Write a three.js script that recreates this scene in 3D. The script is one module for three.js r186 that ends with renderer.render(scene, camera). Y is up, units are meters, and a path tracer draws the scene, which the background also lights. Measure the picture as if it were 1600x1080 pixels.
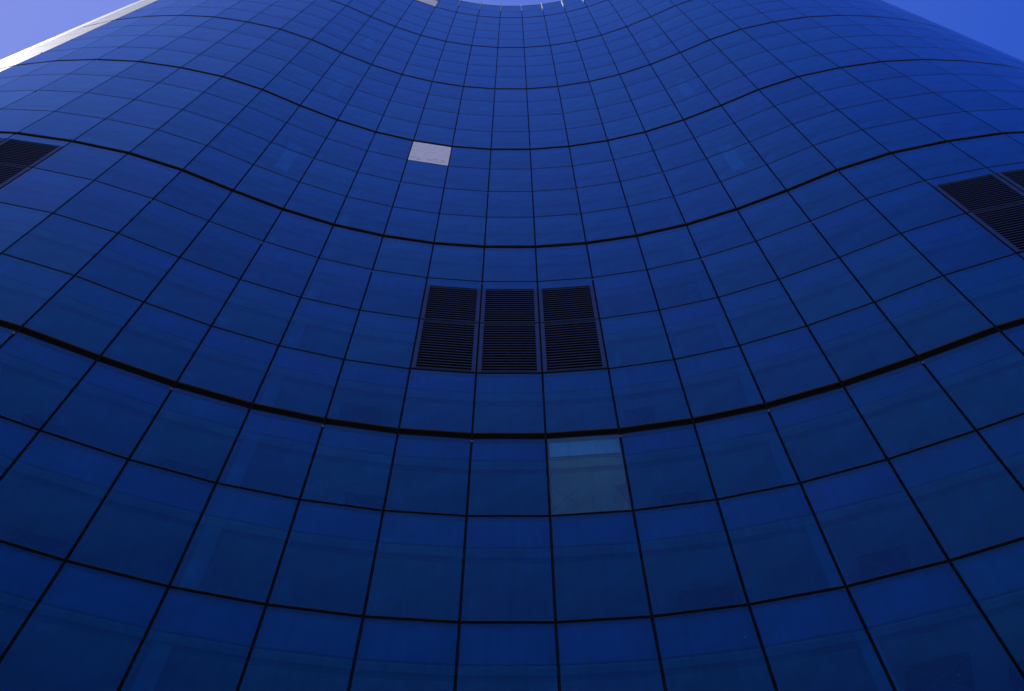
import * as THREE from 'three';
import { mergeGeometries } from 'three/addons/utils/BufferGeometryUtils.js';
import { ImprovedNoise } from 'three/addons/math/ImprovedNoise.js';

// ---------------------------------------------------------------- camera, sky, sun, exposure
const scene = new THREE.Scene();
const EYE = 1.6, F = 1204.03, PITCH = 59.713;
const camera = new THREE.PerspectiveCamera(2 * Math.atan(540 / F) * 180 / Math.PI, 1600 / 1080, 0.1, 6000);
camera.rotation.order = 'YXZ';
camera.position.set(0, EYE, 0);
camera.rotation.x = PITCH * Math.PI / 180;
scene.add(camera);

const SUN = new THREE.Vector3(-0.63, 0.775, 0.0).normalize();
function skyTexture() {                       // clear deep-blue air: paler round the sun and towards the horizon
  const w = 1024, h = 512, data = new Float32Array(w * h * 4), d = new THREE.Vector3();
  for (let j = 0; j < h; j++) for (let i = 0; i < w; i++) {
    const el = ((j + 0.5) / h - 0.5) * Math.PI, az = ((i + 0.5) / w - 0.5) * 2 * Math.PI;
    d.set(Math.cos(el) * Math.cos(az), Math.sin(el), Math.cos(el) * Math.sin(az));
    const th = Math.acos(THREE.MathUtils.clamp(d.dot(SUN), -1, 1)) * 180 / Math.PI;
    const near = Math.exp(-Math.pow(th / 50, 2)), low = Math.exp(-Math.max(0, d.y) / 0.12);
    const k = (j * w + i) * 4;
    data[k] = 0.012 + 0.215 * Math.exp(-Math.pow(th / 45, 2)) + 0.62 * low;
    data[k + 1] = 0.070 + 0.225 * near + 0.62 * low;
    data[k + 2] = 0.545 + 0.26 * near + 0.36 * low;
    data[k + 3] = 1;
  }
  for (let k = 0; k < data.length; k++) if (k % 4 < 3) data[k] /= 1.6;
  const t = new THREE.DataTexture(data, w, h, THREE.RGBAFormat, THREE.FloatType);
  t.mapping = THREE.EquirectangularReflectionMapping; t.magFilter = THREE.LinearFilter; t.needsUpdate = true;
  return t;
}
scene.background = skyTexture();
scene.environment = scene.background;

const sun = new THREE.DirectionalLight(new THREE.Color(1, 0.96, 0.9), 4.5);
sun.position.copy(SUN).multiplyScalar(300).add(new THREE.Vector3(0, 40, -20));
sun.target.position.set(0, 40, -20);
sun.castShadow = true; sun.shadow.mapSize.set(2048, 2048); sun.shadow.radius = 1;
Object.assign(sun.shadow.camera, { left: -120, right: 120, top: 120, bottom: -120, near: 1, far: 700 });
scene.add(sun, sun.target);

const renderer = new THREE.WebGLRenderer({ antialias: true });
renderer.toneMapping = THREE.LinearToneMapping;
renderer.toneMappingExposure = 1.6;
renderer.shadowMap.enabled = true;

// ---------------------------------------------------------------- helpers
let seed = 7;
const rnd = () => { seed = (seed * 1664525 + 1013904223) >>> 0; return seed / 4294967296; };
const V = (x, y, z) => new THREE.Vector3(x, y, z);
const used = {};
function numbered(name) { const n = used[name] = (used[name] ?? -1) + 1; return n ? name + '_' + String(n).padStart(3, '0') : name; }
function part(name, geometry, material, parent, label, kind) {
  const m = new THREE.Mesh(Array.isArray(geometry) ? mergeGeometries(geometry) : geometry, material);
  m.name = numbered(name); m.castShadow = m.receiveShadow = true; parent.add(m);
  if (label) m.userData.label = label;
  if (kind) m.userData.kind = kind;
  return m;
}

// ---------------------------------------------------------------- the plan of the tower
const S = 3.4;                                // one storey, in metres
const HALF = [[0.320, 3.596], [0.955, 3.546], [1.579, 3.445], [2.180, 3.298], [2.778, 3.094], [3.347, 2.855], [3.905, 2.598], [4.494, 2.391], [5.118, 2.250], [5.739, 2.155], [6.395, 2.124], [7.037, 2.145], [7.690, 2.218], [8.357, 2.359]];
const LAST = 28;                              // the lobes go on round to the back
for (let a = 12, i = 14; i < LAST; i++) {
  a += 5.6;
  const [x, d] = HALF[i - 1], r = a * Math.PI / 180;
  HALF.push([x + 0.66 * Math.cos(r), d + 0.66 * Math.sin(r)]);
}
const FIRST = 1 - LAST, LOW = -5, TOP = 22;   // mullion lines FIRST..LAST, joints LOW..TOP
const poly = (c, x) => c.reduce((s, k) => s * x + k, 0);
const lift = (r) => r + 5 + poly([2.1e-05, -0.0008117, 0.0083464, -0.009335, 0.0330474], Math.max(r, -2.3));
const bow = (r) => poly([0.0001275, -0.0059331, 0.0371971, 0.1924292], Math.max(r, -2.3));
const flare = (r) => poly([1.7e-05, -0.0012516, 0.0235767, -0.0646682], Math.max(r, -2.3));
function node(c, r) {
  const right = c >= 1, [x, d] = HALF[(right ? c : 1 - c) - 1];
  return V(((right ? x : -x) * (1 + flare(r)) - 0.0256) * S, EYE + lift(r) * S, -(d + bow(r)) * S);
}
const NODES = {};
for (let c = FIRST; c <= LAST; c++) for (let r = LOW; r <= TOP; r++) NODES[c + ',' + r] = node(c, r);
const N = (c, r) => NODES[c + ',' + r];
function nodeNormal(c, r) {                   // level, outwards
  const a = N(Math.max(FIRST, c - 1), r), b = N(Math.min(LAST, c + 1), r);
  return V(-(b.z - a.z), 0, b.x - a.x).normalize();
}
const CELLS = {};
function cell(c, r) {
  return CELLS[c + ',' + r] ??= (() => {
    const a = N(c, r), b = N(c + 1, r), e = N(c, r + 1), f = N(c + 1, r + 1);
    const w = (a.distanceTo(b) + e.distanceTo(f)) / 2, h = (a.distanceTo(e) + b.distanceTo(f)) / 2;
    const n = b.clone().sub(e).cross(f.clone().sub(a)).negate().normalize();
    if (n.dot(nodeNormal(c, r)) < 0) n.negate();
    return { a, b, e, f, w, h, n };
  })();
}
// a point of a pane's plane: u, v in metres from its lower left corner, n outwards
function at(k, u, v, n) {
  const s = u / k.w, t = v / k.h;
  return V(0, 0, 0).addScaledVector(k.a, (1 - s) * (1 - t)).addScaledVector(k.b, s * (1 - t)).addScaledVector(k.e, (1 - s) * t).addScaledVector(k.f, s * t).addScaledVector(k.n, n);
}
function quads(list) {                        // [[p0,p1,p2,p3, uv0..3?], ...] counter-clockwise, flat-shaded
  const pos = [], nor = [], uv = [], idx = [];
  for (const q of list) {
    const n = q[1].clone().sub(q[0]).cross(q[2].clone().sub(q[0]));
    if (n.lengthSq() < 1e-14) n.copy(q[2].clone().sub(q[0]).cross(q[3].clone().sub(q[0])));
    n.normalize();
    const o = pos.length / 3, W = q[0].distanceTo(q[1]), H = q[1].distanceTo(q[2]);
    const t = q[4] ?? [[0, 0], [W, 0], [W, H], [0, H]];
    for (let i = 0; i < 4; i++) { pos.push(q[i].x, q[i].y, q[i].z); nor.push(n.x, n.y, n.z); uv.push(t[i][0], t[i][1]); }
    idx.push(o, o + 1, o + 2, o, o + 2, o + 3);
  }
  const g = new THREE.BufferGeometry();
  g.setAttribute('position', new THREE.Float32BufferAttribute(pos, 3));
  g.setAttribute('normal', new THREE.Float32BufferAttribute(nor, 3));
  g.setAttribute('uv', new THREE.Float32BufferAttribute(uv, 2));
  g.setIndex(idx);
  return g;
}
function cellBox(c, r, u0, u1, v0, v1, n0, n1, du = 0) {      // a bar in a pane's plane; du leans its back edge down
  const k = cell(c, r), P = (u, v, n) => at(k, u, v, n);
  const a = P(u0, v0, n1), b = P(u1, v0, n1), d = P(u1, v1, n1), e = P(u0, v1, n1);
  const A = P(u0, v0 + du, n0), B = P(u1, v0 + du, n0), D = P(u1, v1 + du, n0), E = P(u0, v1 + du, n0);
  return quads([[a, b, d, e], [B, A, E, D], [A, a, e, E], [b, B, D, d], [e, d, D, E], [A, B, b, a]]);
}
function paneGeometry(c, r, u0, u1, v0, v1, chamfer, off = 0) {   // the chamfered outer pane of an insulating unit
  const k = cell(c, r), P = (u, v, n) => at(k, u, v, n + off), m = chamfer;
  const a = P(u0 + m, v0 + m, 0), b = P(u1 - m, v0 + m, 0), d = P(u1 - m, v1 - m, 0), e = P(u0 + m, v1 - m, 0);
  const A = P(u0, v0, -m), B = P(u1, v0, -m), D = P(u1, v1, -m), E = P(u0, v1, -m);
  const ox = rnd() * 9, oy = rnd() * 9, W = u1 - u0, H = v1 - v0;
  return quads([[a, b, d, e, [[ox, oy], [ox + W, oy], [ox + W, oy + H], [ox, oy + H]]], [A, B, b, a], [B, D, d, b], [D, E, e, d], [E, A, a, e]]);
}
function innerGeometry(c, r, u0, u1, v0, v1) {             // its back face and the inner pane
  const k = cell(c, r), P = (u, v, n) => at(k, u, v, n);
  return quads([-0.008, -0.024, -0.031].map((n) => [P(u0, v0, n), P(u1, v0, n), P(u1, v1, n), P(u0, v1, n)]));
}
function loft(c0, c1, r, profile, close) {    // sweeps [[height below joint r, depth behind the glass], ...] along the wavy plan
  const list = [], ring = [];
  for (let c = c0; c <= c1; c++) {
    const p = N(c, r), n = nodeNormal(c, r);
    ring.push(profile.map(([y, d]) => p.clone().addScaledVector(n, -d).setY(p.y - y)));
  }
  const m = profile.length, steps = close ? m : m - 1;
  for (let i = 0; i + 1 < ring.length; i++) for (let j = 0; j < steps; j++)
    list.push([ring[i][j], ring[i + 1][j], ring[i + 1][(j + 1) % m], ring[i][(j + 1) % m]]);
  return quads(list);
}

// ---------------------------------------------------------------- materials
const noise = new ImprovedNoise();
function greyTexture(size, metres, f, srgb) {
  const data = new Uint8Array(size * size * 4);
  for (let j = 0; j < size; j++) for (let i = 0; i < size; i++) {
    const x = THREE.MathUtils.clamp(f(i / size, j / size), 0, 1) * 255, k = (j * size + i) * 4;
    data[k] = data[k + 1] = data[k + 2] = x; data[k + 3] = 255;
  }
  const t = new THREE.DataTexture(data, size, size);
  t.wrapS = t.wrapT = THREE.RepeatWrapping; t.magFilter = THREE.LinearFilter; t.minFilter = THREE.LinearMipmapLinearFilter; t.generateMipmaps = true;
  if (srgb) t.colorSpace = THREE.SRGBColorSpace;
  t.repeat.set(1 / metres, 1 / metres); t.needsUpdate = true;
  return t;
}
const tile = (x, y, fx, fy, z) => {           // noise that repeats over the unit square
  const n = (u, v) => noise.noise(u * fx, v * fy, z);
  return (n(x, y) * (1 - x) + n(x - 1, y) * x) * (1 - y) + (n(x, y - 1) * (1 - x) + n(x - 1, y - 1) * x) * y;
};
const film = greyTexture(512, 7.3, (x, y) => {    // rain streaks and thin dust on the coating
  const streak = tile(x, y, 150, 5, 1.3) * 0.5 + tile(x, y, 60, 3, 4.1) * 0.5, cloud = tile(x, y, 6, 8, 2.2) + 0.5 * tile(x, y, 18, 22, 7.7);
  return 0.95 + 0.025 * streak + 0.035 * cloud;
}, true);
const grain = greyTexture(256, 2.1, (x, y) => 0.86 + 0.12 * tile(x, y, 8, 10, 3.1) + 0.10 * tile(x, y, 40, 46, 5.5), true);
const wave = greyTexture(256, 5.9, (x, y) => 0.5 + 0.35 * tile(x, y, 5, 4, 9.2), false);
const std = (rgb, roughness = 0.6, metalness = 0, extra = {}) => new THREE.MeshStandardMaterial({ color: new THREE.Color().setRGB(...rgb), roughness, metalness, ...extra });
const matt = (rgb, roughness) => new THREE.MeshPhysicalMaterial({ color: new THREE.Color().setRGB(...rgb), roughness, specularIntensity: 0.2 });
const glassLook = (k, extra = {}) => new THREE.MeshPhysicalMaterial({
  color: new THREE.Color().setRGB(0.12 * k, 0.64 * k, 0.95 * k), map: film, roughness: 0.02, metalness: 0.02, specularIntensity: 0.38, specularColor: new THREE.Color().setRGB(0.45, 0.75, 1), transmission: 1, thickness: 0, ior: 1.5, bumpMap: wave, bumpScale: 0.0006, ...extra });
const M = {
  glass: [[1, 1], [0.985, 1.03], [1.01, 0.97], [0.975, 1], [1.0, 1.045]].map(([k, g], i) => glassLook(k, { color: new THREE.Color().setRGB(0.14 * k, 0.68 * k * g, 0.975 * k), specularIntensity: 0.55 + 0.025 * (i % 3) })),
  inner: glassLook(1, { color: new THREE.Color().setRGB(0.82, 0.94, 0.98), metalness: 0, specularIntensity: 1, ior: 1.49 }),
  clearInner: glassLook(1, { color: new THREE.Color().setRGB(0.95, 0.99, 1.0), metalness: 0, specularIntensity: 0.8, ior: 1.45 }),
  clear: glassLook(1, { color: new THREE.Color().setRGB(0.54, 0.97, 1.0), metalness: 0, specularIntensity: 0.75, ior: 1.55, transmission: 0.97 }),
  frame: matt([0.008, 0.007, 0.0095], 0.75),
  gasket: matt([0.003, 0.003, 0.003], 0.9),
  trim: std([0.03, 0.03, 0.034], 0.6),
  channel: matt([0.003, 0.0026, 0.0026], 0.9),
  slat: std([0.040, 0.048, 0.090], 0.55, 0.2, { map: grain }),
  louverFrame: std([0.024, 0.050, 0.13], 0.55, 0.2, { map: grain }),
  dark: std([0.006, 0.006, 0.007], 0.9),
  glareWhite: std([0.70, 0.70, 0.70], 0.65, 0.1, { map: grain }),  // white colour stands in for glare on the end glass
  board: null,
  pin: std([0.13, 0.135, 0.15], 0.5, 0.3),
  fin: std([0.34, 0.36, 0.42], 0.6, 0.1),
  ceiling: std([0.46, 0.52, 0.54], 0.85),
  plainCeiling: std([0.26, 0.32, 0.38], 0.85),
  spandrel: std([0.11, 0.20, 0.33], 0.6),
  floor: std([0.44, 0.43, 0.41], 0.7),
  core: std([0.45, 0.45, 0.44], 0.9),
  column: std([0.27, 0.29, 0.31], 0.8),
  vent: std([0.06, 0.07, 0.08], 0.6),
  pocket: std([0.24, 0.27, 0.30], 0.8),
  coping: std([0.30, 0.32, 0.36], 0.5, 0.5),
  ground: std([0.36, 0.35, 0.33], 0.9, 0, { map: grain }),
  reflectionStrip: std([0.46, 0.52, 0.58], 0.7),
  brightenedCeiling: std([0.60, 0.84, 0.98], 0.8),
  litSpandrel: std([0.16, 0.42, 0.70], 0.5),
  redReflection: std([0.42, 0.10, 0.16], 0.8),
  speck: std([0.16, 0.17, 0.18], 0.9),
  rear: std([0.05, 0.09, 0.2], 0.5, 0.2),
};
M.board = std([0.90, 0.87, 0.84], 0.7, 0, { map: (() => {   // plywood-like white board with open cracks and knots
  const t = greyTexture(512, 1, (x, y) => {
    const lines = Math.abs(Math.sin((y * 9 + 0.55 * noise.noise(x * 4, y * 5, 1) + 0.12 * noise.noise(x * 22, y * 16, 5)) * Math.PI));
    const gate = noise.noise(x * 6, y * 9, 11) > -0.1 ? 1 : 0.25;
    let v = 0.93 - 0.5 * gate * Math.exp(-lines * 14) + 0.06 * noise.noise(x * 18, y * 40, 3);
    for (let i = 0; i < 9; i++) {
      const dx = (x - (0.08 + i * 0.1 + 0.03 * Math.sin(i * 5.1))) / (0.035 + 0.02 * Math.sin(i * 3.3 + 1)), dy = (y - 0.17 - 0.05 * Math.sin(i * 2.4)) / 0.05, q = Math.hypot(dx, dy);
      v -= 0.42 * (0.6 + 0.8 * noise.noise(x * 30, y * 30, 8)) * Math.exp(-Math.pow((q - 0.7 - 0.25 * noise.noise(x * 12, y * 12, i)) / 0.16, 2));
    }
    return v;
  }, true);
  t.repeat.set(0.47, 0.31); return t;
})() });

// ---------------------------------------------------------------- the ground
const ground = new THREE.Mesh(new THREE.CircleGeometry(3000, 96).rotateX(-Math.PI / 2), M.ground);
ground.name = 'ground'; ground.receiveShadow = true;
ground.geometry.attributes.uv.array.forEach((v, i, a) => { a[i] = v * 6000; });
ground.userData = { kind: 'structure', label: 'pale grey paved plaza in front of the blue glass tower' };
scene.add(ground);

// ---------------------------------------------------------------- the tower
const tower = new THREE.Group();
tower.name = 'glass_tower';
tower.userData = { label: 'tall wavy office tower clad in dark blue glass panes with black joint bands', category: 'tower' };
scene.add(tower);

const GAP = 0.030, SEAM = 0.037, BAND = 0.16, isBand = (r) => r % 4 === 0 && r > LOW && r < TOP;
const below = (r) => (isBand(r) ? BAND : SEAM);             // how far a pane keeps from joint r
const WHITE = -13;                                         // panes up to this column are painted white as sun glare
const louverAt = (c, r) => (c >= -1 && c <= 1 && (r === 1 || r === 2)) || (c >= 8 && c <= 10 && (r === 1 || r === 2)) || (c >= -11 && c <= -9 && (r === 2 || r === 3));
const louverTop = (c, r) => (c < -5 ? r === 3 : r === 2);

// how large a pane shows from the photographer's place
camera.updateMatrixWorld(); camera.aspect = 1600 / 1080; camera.updateProjectionMatrix();
function shows(c, r) {
  const k = cell(c, r), q = [k.a, k.b, k.f, k.e].map((p) => p.clone().project(camera));
  const away = k.n.dot(V(0, EYE, 0).sub(k.a)) <= 0;
  if (away || q.every((p) => p.x < -1) || q.every((p) => p.x > 1) || q.every((p) => p.y < -1) || q.every((p) => p.y > 1) || q.some((p) => p.z > 1)) return 0;
  let s = 0; for (let i = 0; i < 4; i++) s += q[i].x * q[(i + 1) % 4].y - q[(i + 1) % 4].x * q[i].y;
  return Math.abs(s);
}
const cells = [];
for (let r = LOW; r < TOP; r++) for (let c = FIRST; c < LAST; c++) cells.push({ c, r, size: shows(c, r) });
cells.sort((p, q) => q.size - p.size);
const rest = [], restInner = [], white = [];
const sub = (name, g, m) => part(name, g, m, tower); let built = 0;
for (const { c, r, size } of cells) {
  if (louverAt(c, r)) continue;
  const k = cell(c, r), v0 = below(r), v1 = k.h - below(r + 1), geo = () => paneGeometry(c, r, GAP, k.w - GAP, v0, v1, 0.004), inner = () => innerGeometry(c, r, GAP, k.w - GAP, v0, v1);
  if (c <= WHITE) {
    if (c >= WHITE - 4 && size > 0) part('glare_panel', geo(), M.glareWhite, tower);
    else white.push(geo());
  } else if (c === -2 && r === 7) part('board_panel', quadsFit(k, v0, v1), M.board, tower, 'cracked white board filling one pane below a black band');
  else if (c === -4 && r === 20) part('board_panel', quadsFit(k, v0, v1), M.board, tower, 'greyish white board in a pane near the roof edge');
  else if (c === 1 && r === -1) part('window_pane', geo(), M.clear, tower, 'pale clear pane, lighter than all the blue panes round it').add(sub('inner_pane', inner(), M.clearInner));
  else if (built < 299 && size > 0) { built++; part('window_pane', geo(), M.glass[Math.floor(rnd() * 5)], tower).add(sub('inner_pane', inner(), M.inner)); }
  else { rest.push(geo()); restInner.push(inner()); }
}
part('window_panes', rest, M.glass[0], tower, undefined, 'stuff');
part('inner_panes', restInner, M.inner, tower, undefined, 'stuff');
part('side_glare_panels', white, M.glareWhite, tower);
function quadsFit(k, v0, v1) {                             // the board fills its pane once, with its own 0..1 print
  const P = (u, v, n) => at(k, u, v, n), a = P(GAP, v0, -0.012), b = P(k.w - GAP, v0, -0.012), d = P(k.w - GAP, v1, -0.012), e = P(GAP, v1, -0.012);
  const B = [a, b, d, e].map((p) => p.clone().addScaledVector(k.n, -0.02));
  return quads([[a, b, d, e], [B[1], B[0], B[3], B[2]], [B[0], B[1], b, a], [B[1], B[2], d, b], [B[2], B[3], e, d], [B[3], B[0], a, e]]);
}

// joints: a dark frame bar along every pane edge and a black gasket between them
for (let c = FIRST; c <= LAST; c++) {
  const bars = [], core = [];
  for (let r = LOW; r < TOP; r++) {
    if (c < LAST) { const k = cell(c, r); bars.push(cellBox(c, r, 0.011, GAP, 0, k.h, -0.07, -0.026)); core.push(cellBox(c, r, 0, 0.011, 0, k.h, -0.07, -0.045)); }
    if (c > FIRST) { const k = cell(c - 1, r); bars.push(cellBox(c - 1, r, k.w - GAP, k.w - 0.011, 0, k.h, -0.07, -0.026)); core.push(cellBox(c - 1, r, k.w - 0.011, k.w, 0, k.h, -0.07, -0.045)); }
  }
  const m = part('mullion', bars, M.frame, tower);
  part('gasket', core, M.gasket, m);
}
for (let r = LOW + 1; r < TOP; r++) {
  const bars = [], core = [], lip = [];
  for (let c = FIRST; c < LAST; c++) {
    const k = cell(c, r), d = cell(c, r - 1);
    if (isBand(r)) {
      core.push(cellBox(c, r, 0, k.w, 0, BAND, -0.16, -0.09), cellBox(c, r - 1, 0, d.w, d.h - BAND, d.h, -0.161, -0.09));
      bars.push(cellBox(c, r - 1, 0, d.w, d.h - BAND, d.h - BAND + 0.03, -0.09, -0.012));
      lip.push(cellBox(c, r, GAP, k.w - GAP, BAND - 0.012, BAND - 0.001, -0.034, -0.003));
      bars.push(cellBox(c, r, 0, k.w, BAND - 0.013, BAND, -0.09, -0.036));
    } else {
      bars.push(cellBox(c, r, GAP, k.w - GAP, 0.013, SEAM, -0.07, -0.034), cellBox(c, r, GAP, k.w - GAP, SEAM - 0.007, SEAM - 0.001, -0.033, -0.004), cellBox(c, r - 1, GAP, d.w - GAP, d.h - SEAM, d.h - 0.013, -0.07, -0.034));
      core.push(cellBox(c, r, GAP, k.w - GAP, 0, 0.013, -0.07, -0.05), cellBox(c, r - 1, GAP, d.w - GAP, d.h - 0.013, d.h, -0.07, -0.05));
    }
  }
  if (isBand(r)) {
    const b = part('band_channel', core, M.channel, tower);
    part('band_edge', bars, M.frame, b); part('band_trim', lip, M.trim, b);
  } else { const t = part('transom', bars, M.frame, tower); part('gasket', core, M.gasket, t); }
}

// louvers: blue-grey frame, slats and the dark plenum behind
for (const { c, r } of cells.filter((q) => louverAt(q.c, q.r)).sort((p, q) => p.r - q.r || p.c - q.c)) {
  const k = cell(c, r), top = louverTop(c, r), st = 0.13, v0 = below(r) + (top ? 0 : 0.05), v1 = k.h - below(r + 1) - (top ? 0.62 : 0);
  const L = part('louver', [
    cellBox(c, r, GAP, GAP + st, v0, v1, -0.10, -0.004), cellBox(c, r, k.w - GAP - st, k.w - GAP, v0, v1, -0.10, -0.004),
    cellBox(c, r, GAP + st, k.w - GAP - st, v0, v0 + 0.022, -0.10, -0.006), cellBox(c, r, GAP + st, k.w - GAP - st, v1 - 0.022, v1, -0.10, -0.006),
  ], M.louverFrame, tower);
  part('plenum', cellBox(c, r, GAP, k.w - GAP, v0, v1, -0.1385, -0.1335), M.dark, L);
  const count = Math.round((v1 - v0 - 0.06) / 0.172), step = (v1 - v0 - 0.06) / count;
  for (let i = 0; i < count; i++) {
    const v = v0 + 0.03 + (i + 0.25) * step;
    part('slat', cellBox(c, r, GAP + st, k.w - GAP - st, v, v + 0.040, -0.128, -0.02, 0.10), M.slat, L);
  }
  if (top) part('infill_panel', paneGeometry(c, r, GAP, k.w - GAP, v1 + 0.012, k.h - below(r + 1), 0.004), M.glass[0], tower).add(sub('inner_pane', innerGeometry(c, r, GAP, k.w - GAP, v1 + 0.012, k.h - below(r + 1)), M.inner));
}

// storeys behind the glass
for (let r = LOW + 1; r <= TOP; r++) {
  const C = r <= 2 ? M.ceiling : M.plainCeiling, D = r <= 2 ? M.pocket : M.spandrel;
  const slab = part('floor_slab', [loft(FIRST, LAST, r, [[0.25, 7], [-0.02, 7], [-0.02, 0.2], [0.25, 0.2]])], M.floor, tower);
  part('spandrel_panel', loft(FIRST, LAST, r, [[0.0, 0.2], [0.0, 0.14], [0.86, 0.14], [0.86, 0.2], [0.0, 0.2]]), M.spandrel, slab);
  part('ceiling', loft(FIRST, LAST, r, [[0.90, 0.20], [0.88, 0.20], [0.88, 0.46]]), C, slab);
  part('blind_pocket', loft(FIRST, LAST, r, [[0.88, 0.46], [0.66, 0.46], [0.66, 0.66], [0.9, 0.66]]), D, slab);
  part('ceiling', loft(FIRST, LAST, r, [[0.9, 0.66], [0.9, 7]]), C, slab);
  if (r <= 1) for (const c of [-6, -5, -4, -2, 2, 4, 5, 6]) {
    if (rnd() < 0.55) continue;
    const k = cell(c, r - 1), p = at(k, k.w * (0.35 + 0.4 * rnd()), k.h, -((r >= 1 ? 1.3 : 1.9) + 0.9 * rnd())), t = k.b.clone().sub(k.a).setY(0).normalize(), n = V(k.n.x, 0, k.n.z).normalize();
    const Q = (a, b, y) => p.clone().addScaledVector(t, a).addScaledVector(n, b).setY(p.y - y), s = 0.42 + 0.25 * rnd();
    const sq = (y, x0, x1, z0, z1) => [Q(x0, z0, y), Q(x1, z0, y), Q(x1, z1, y), Q(x0, z1, y)];
    const cross = (d) => [Q(-s, d * s - 0.03, 0.94), Q(-s, d * s + 0.03, 0.94), Q(s, -d * s + 0.03, 0.94), Q(s, -d * s - 0.03, 0.94)];
    part('air_vent', quads([sq(0.92, -s, s, -s, s)]), M.vent, slab);
    part('vent_blade', quads([cross(1), cross(-1)]), M.column, slab);
  }
}
{                                             // what shows behind the clear pane: a cable cross under the ceiling and a dark duct
  const k = cell(1, -1), t = k.b.clone().sub(k.a).setY(0).normalize(), n = V(k.n.x, 0, k.n.z).normalize(), o = N(1, 0).clone();
  const Q = (u, d, y) => o.clone().addScaledVector(t, u).addScaledVector(n, -d).setY(o.y - y);
  part('brightening_panel', quads([[Q(-0.3, 0.67, 0.896), Q(2.45, 0.67, 0.896), Q(2.45, 5, 0.896), Q(-0.3, 5, 0.896)]]), M.brightenedCeiling, tower);  // paler panel added under the ceiling to brighten this bay
  part('spandrel_panel', cellBox(1, -1, 0.01, k.w - 0.01, k.h - 0.83, k.h - 0.02, -0.139, -0.135), M.litSpandrel, tower, 'lighter blue strip behind the top of the pale clear pane');  // lit look of the spandrel put into a lighter colour
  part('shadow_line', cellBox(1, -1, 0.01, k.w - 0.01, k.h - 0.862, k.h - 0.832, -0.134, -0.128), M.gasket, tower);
  part('pane_frame', [cellBox(1, -1, GAP, GAP + 0.045, 0.04, k.h - BAND, -0.075, -0.034), cellBox(1, -1, k.w - GAP - 0.02, k.w - GAP, 0.04, k.h - BAND, -0.075, -0.034), cellBox(1, -1, GAP + 0.045, k.w - GAP - 0.02, k.h - BAND - 0.05, k.h - BAND, -0.074, -0.034)], M.gasket, tower);
  part('cable_cross', quads([[Q(0.1, 1.05, 0.93), Q(0.1, 1.09, 0.93), Q(0.85, 1.85, 0.93), Q(0.85, 1.81, 0.93)], [Q(0.1, 1.85, 0.94), Q(0.1, 1.81, 0.94), Q(0.85, 1.05, 0.94), Q(0.85, 1.09, 0.94)]]), M.pocket, tower);
  part('duct', quads([[Q(1.75, 1.12, 0.95), Q(2.2, 1.08, 0.95), Q(2.2, 1.9, 0.95), Q(2.12, 1.8, 0.95)]]), M.spandrel, tower);
}
{
  const list = [];
  for (let c = FIRST; c < LAST; c++) for (let r = LOW; r < TOP; r++) {
    const P = (cc, rr) => N(cc, rr).clone().addScaledVector(nodeNormal(cc, rr), -7.0);
    list.push([P(c, r), P(c + 1, r), P(c + 1, r + 1), P(c, r + 1)]);
  }
  part('core_wall', quads(list), M.core, tower);
}
for (const [c, u0, u1] of [[-10, 0.07, 0.42], [-3, 0.07, 0.42], [3, 1.72, 2.07], [10, 1.72, 2.07]]) {
  const g = [];
  for (let r = LOW; r < TOP; r++) g.push(cellBox(c, r, u0, u1, 0, cell(c, r).h - 0.88, -1.1, -0.5));
  part('interior_column', g, M.column, tower);
}

for (const c of [5, -5]) for (const r of [5, 9, 13]) {     // pale strips added close behind the glass to paint in reflections
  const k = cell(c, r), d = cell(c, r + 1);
  part('reflection_strip', [cellBox(c, r, k.w * 0.36, k.w * 0.64, k.h * 0.25, k.h, -0.125, -0.09), cellBox(c, r + 1, d.w * 0.36, d.w * 0.64, 0, d.h * 0.3, -0.125, -0.09)], M.reflectionStrip, tower);
}
part('reflection_panel', cellBox(5, -4, 1.15, 1.28, 0, cell(5, -4).h - 0.92, -6.5, -0.9), M.redReflection, tower, 'reddish reflection built as a panel behind the lower right glass');  // added panel, its red paints a reflection in the glass

// roof, back wall, plinth
{
  const ring = (r, d) => { const p = []; for (let c = FIRST; c <= LAST; c++) p.push(N(c, r).clone().addScaledVector(nodeNormal(c, r), -d)); return p; };
  const rim = ring(TOP, 0.5), shape = new THREE.Shape(rim.map((p) => new THREE.Vector2(p.x, -p.z)));
  const roof = new THREE.ShapeGeometry(shape).rotateX(-Math.PI / 2);
  roof.translate(0, rim[0].y - 2.2, 0);
  part('roof', roof, M.floor, tower);
  part('coping', loft(FIRST, LAST, TOP, [[-0.05, -0.03], [-0.05, 0.4], [0.05, 0.4], [0.05, -0.03]], true), M.coping, tower);
  const back = [];
  for (let r = LOW; r < TOP; r++) back.push([N(LAST, r), N(FIRST, r), N(FIRST, r + 1), N(LAST, r + 1)]);
  part('rear_wall', quads(back), M.rear, tower);
  const y0 = N(0, LOW).y;
  part('plinth', loft(FIRST, LAST, LOW, [[0, 0.02], [0, -0.12], [y0, -0.12]]), M.coping, tower);
}
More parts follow.
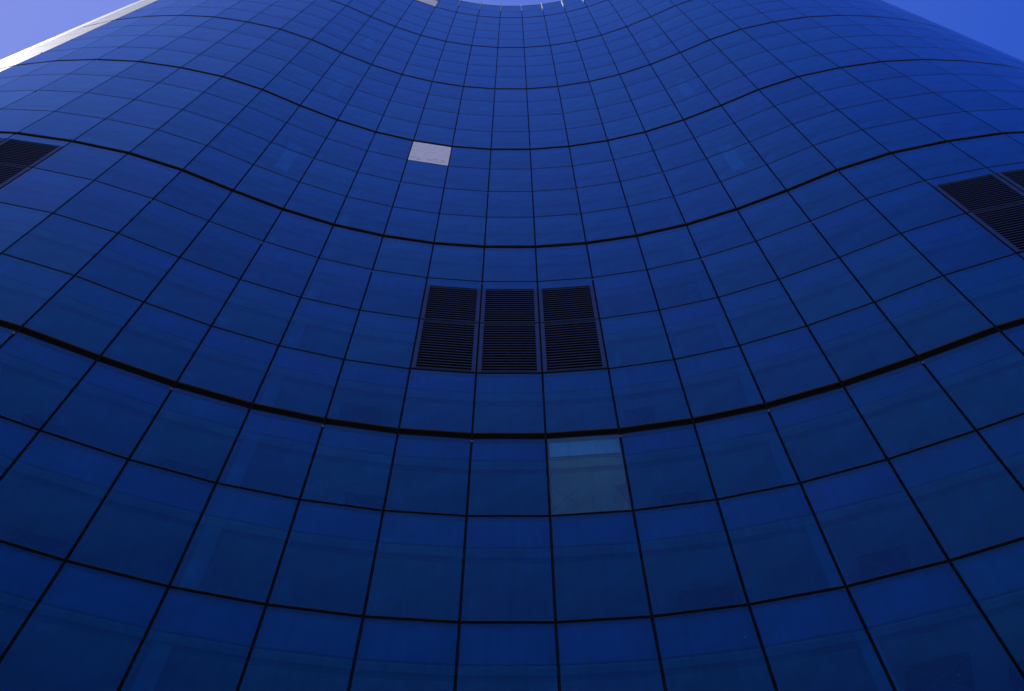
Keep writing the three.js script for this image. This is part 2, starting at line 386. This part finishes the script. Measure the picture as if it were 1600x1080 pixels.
// tips of the mullions above the parapet
for (let c = -13; c <= 14; c++) {
  const p = N(c, TOP), q = N(c, TOP - 1), n = nodeNormal(c, TOP), up = p.clone().sub(q);
  const t = V(-n.z, 0, n.x), P = (s, u, d) => q.clone().addScaledVector(up, s).addScaledVector(t, u).addScaledVector(n, d);
  const [a, b, w] = [0.04, 1.30, 0.036], B = (s, u, d) => P(s, u, d);
  const g = quads([
    [B(a, -w, 0.16), B(a, w, 0.16), B(b, w, 0.10), B(b, -w, 0.10)], [B(a, w, 0.012), B(a, -w, 0.012), B(b, -w, 0.012), B(b, w, 0.012)],
    [B(a, -w, 0.012), B(a, -w, 0.16), B(b, -w, 0.10), B(b, -w, 0.012)], [B(a, w, 0.16), B(a, w, 0.012), B(b, w, 0.012), B(b, w, 0.10)],
    [B(a, -w, 0.012), B(a, w, 0.012), B(a, w, 0.16), B(a, -w, 0.16)], [B(b, -w, 0.10), B(b, w, 0.10), B(b, w, 0.012), B(b, -w, 0.012)]]);
  part('mullion_tip', g, M.fin, tower);
}
// restraint pins for the cleaning cradle, on every second mullion at every third joint
{
  const prof = [[0, 0], [0.016, 0], [0.016, 0.035], [0.034, 0.037], [0.034, 0.055], [0.026, 0.061], [0, 0.061]].map(([x, y]) => new THREE.Vector2(x, y));
  const pin = new THREE.LatheGeometry(prof, 10).rotateX(Math.PI / 2);
  for (let r = -3; r <= 21; r += 3) for (let c = -14; c <= 16; c += 2) {
    const n = nodeNormal(c, r), drop = isBand(r) ? BAND + 0.14 : 0.24, p = N(c, r).clone().lerp(N(c, r - 1), drop / S);
    const m = part('anchor_pin', pin, M.pin, tower);
    m.position.copy(p).addScaledVector(n, -0.02); m.lookAt(m.position.clone().add(n));
  }
}

// dried specks of dirt on the lower glass
{
  const list = [];
  for (let i = 0; i < 90; i++) {
    const c = Math.floor(-8 + rnd() * 17), r = Math.floor(-4 + rnd() * 8);
    const k = cell(c, r), u = 0.15 + rnd() * (k.w - 0.3), v = 0.2 + rnd() * (k.h - 0.5), s = 0.006 + 0.013 * rnd() * rnd();
    if (louverAt(c, r)) continue;
    const ring = []; for (let j = 0; j < 8; j++) { const a = j * Math.PI / 4, q = s * (0.7 + 0.5 * rnd()); ring.push(at(k, u + Math.cos(a) * q, v + Math.sin(a) * q * 1.5, 0.002)); }
    const o = at(k, u, v, 0.004);
    for (let j = 0; j < 8; j += 2) list.push([o, ring[j], ring[j + 1], ring[(j + 2) % 8]]);
  }
  part('dirt_specks', quads(list), M.speck, tower, undefined, 'stuff');
}

renderer.render(scene, camera);
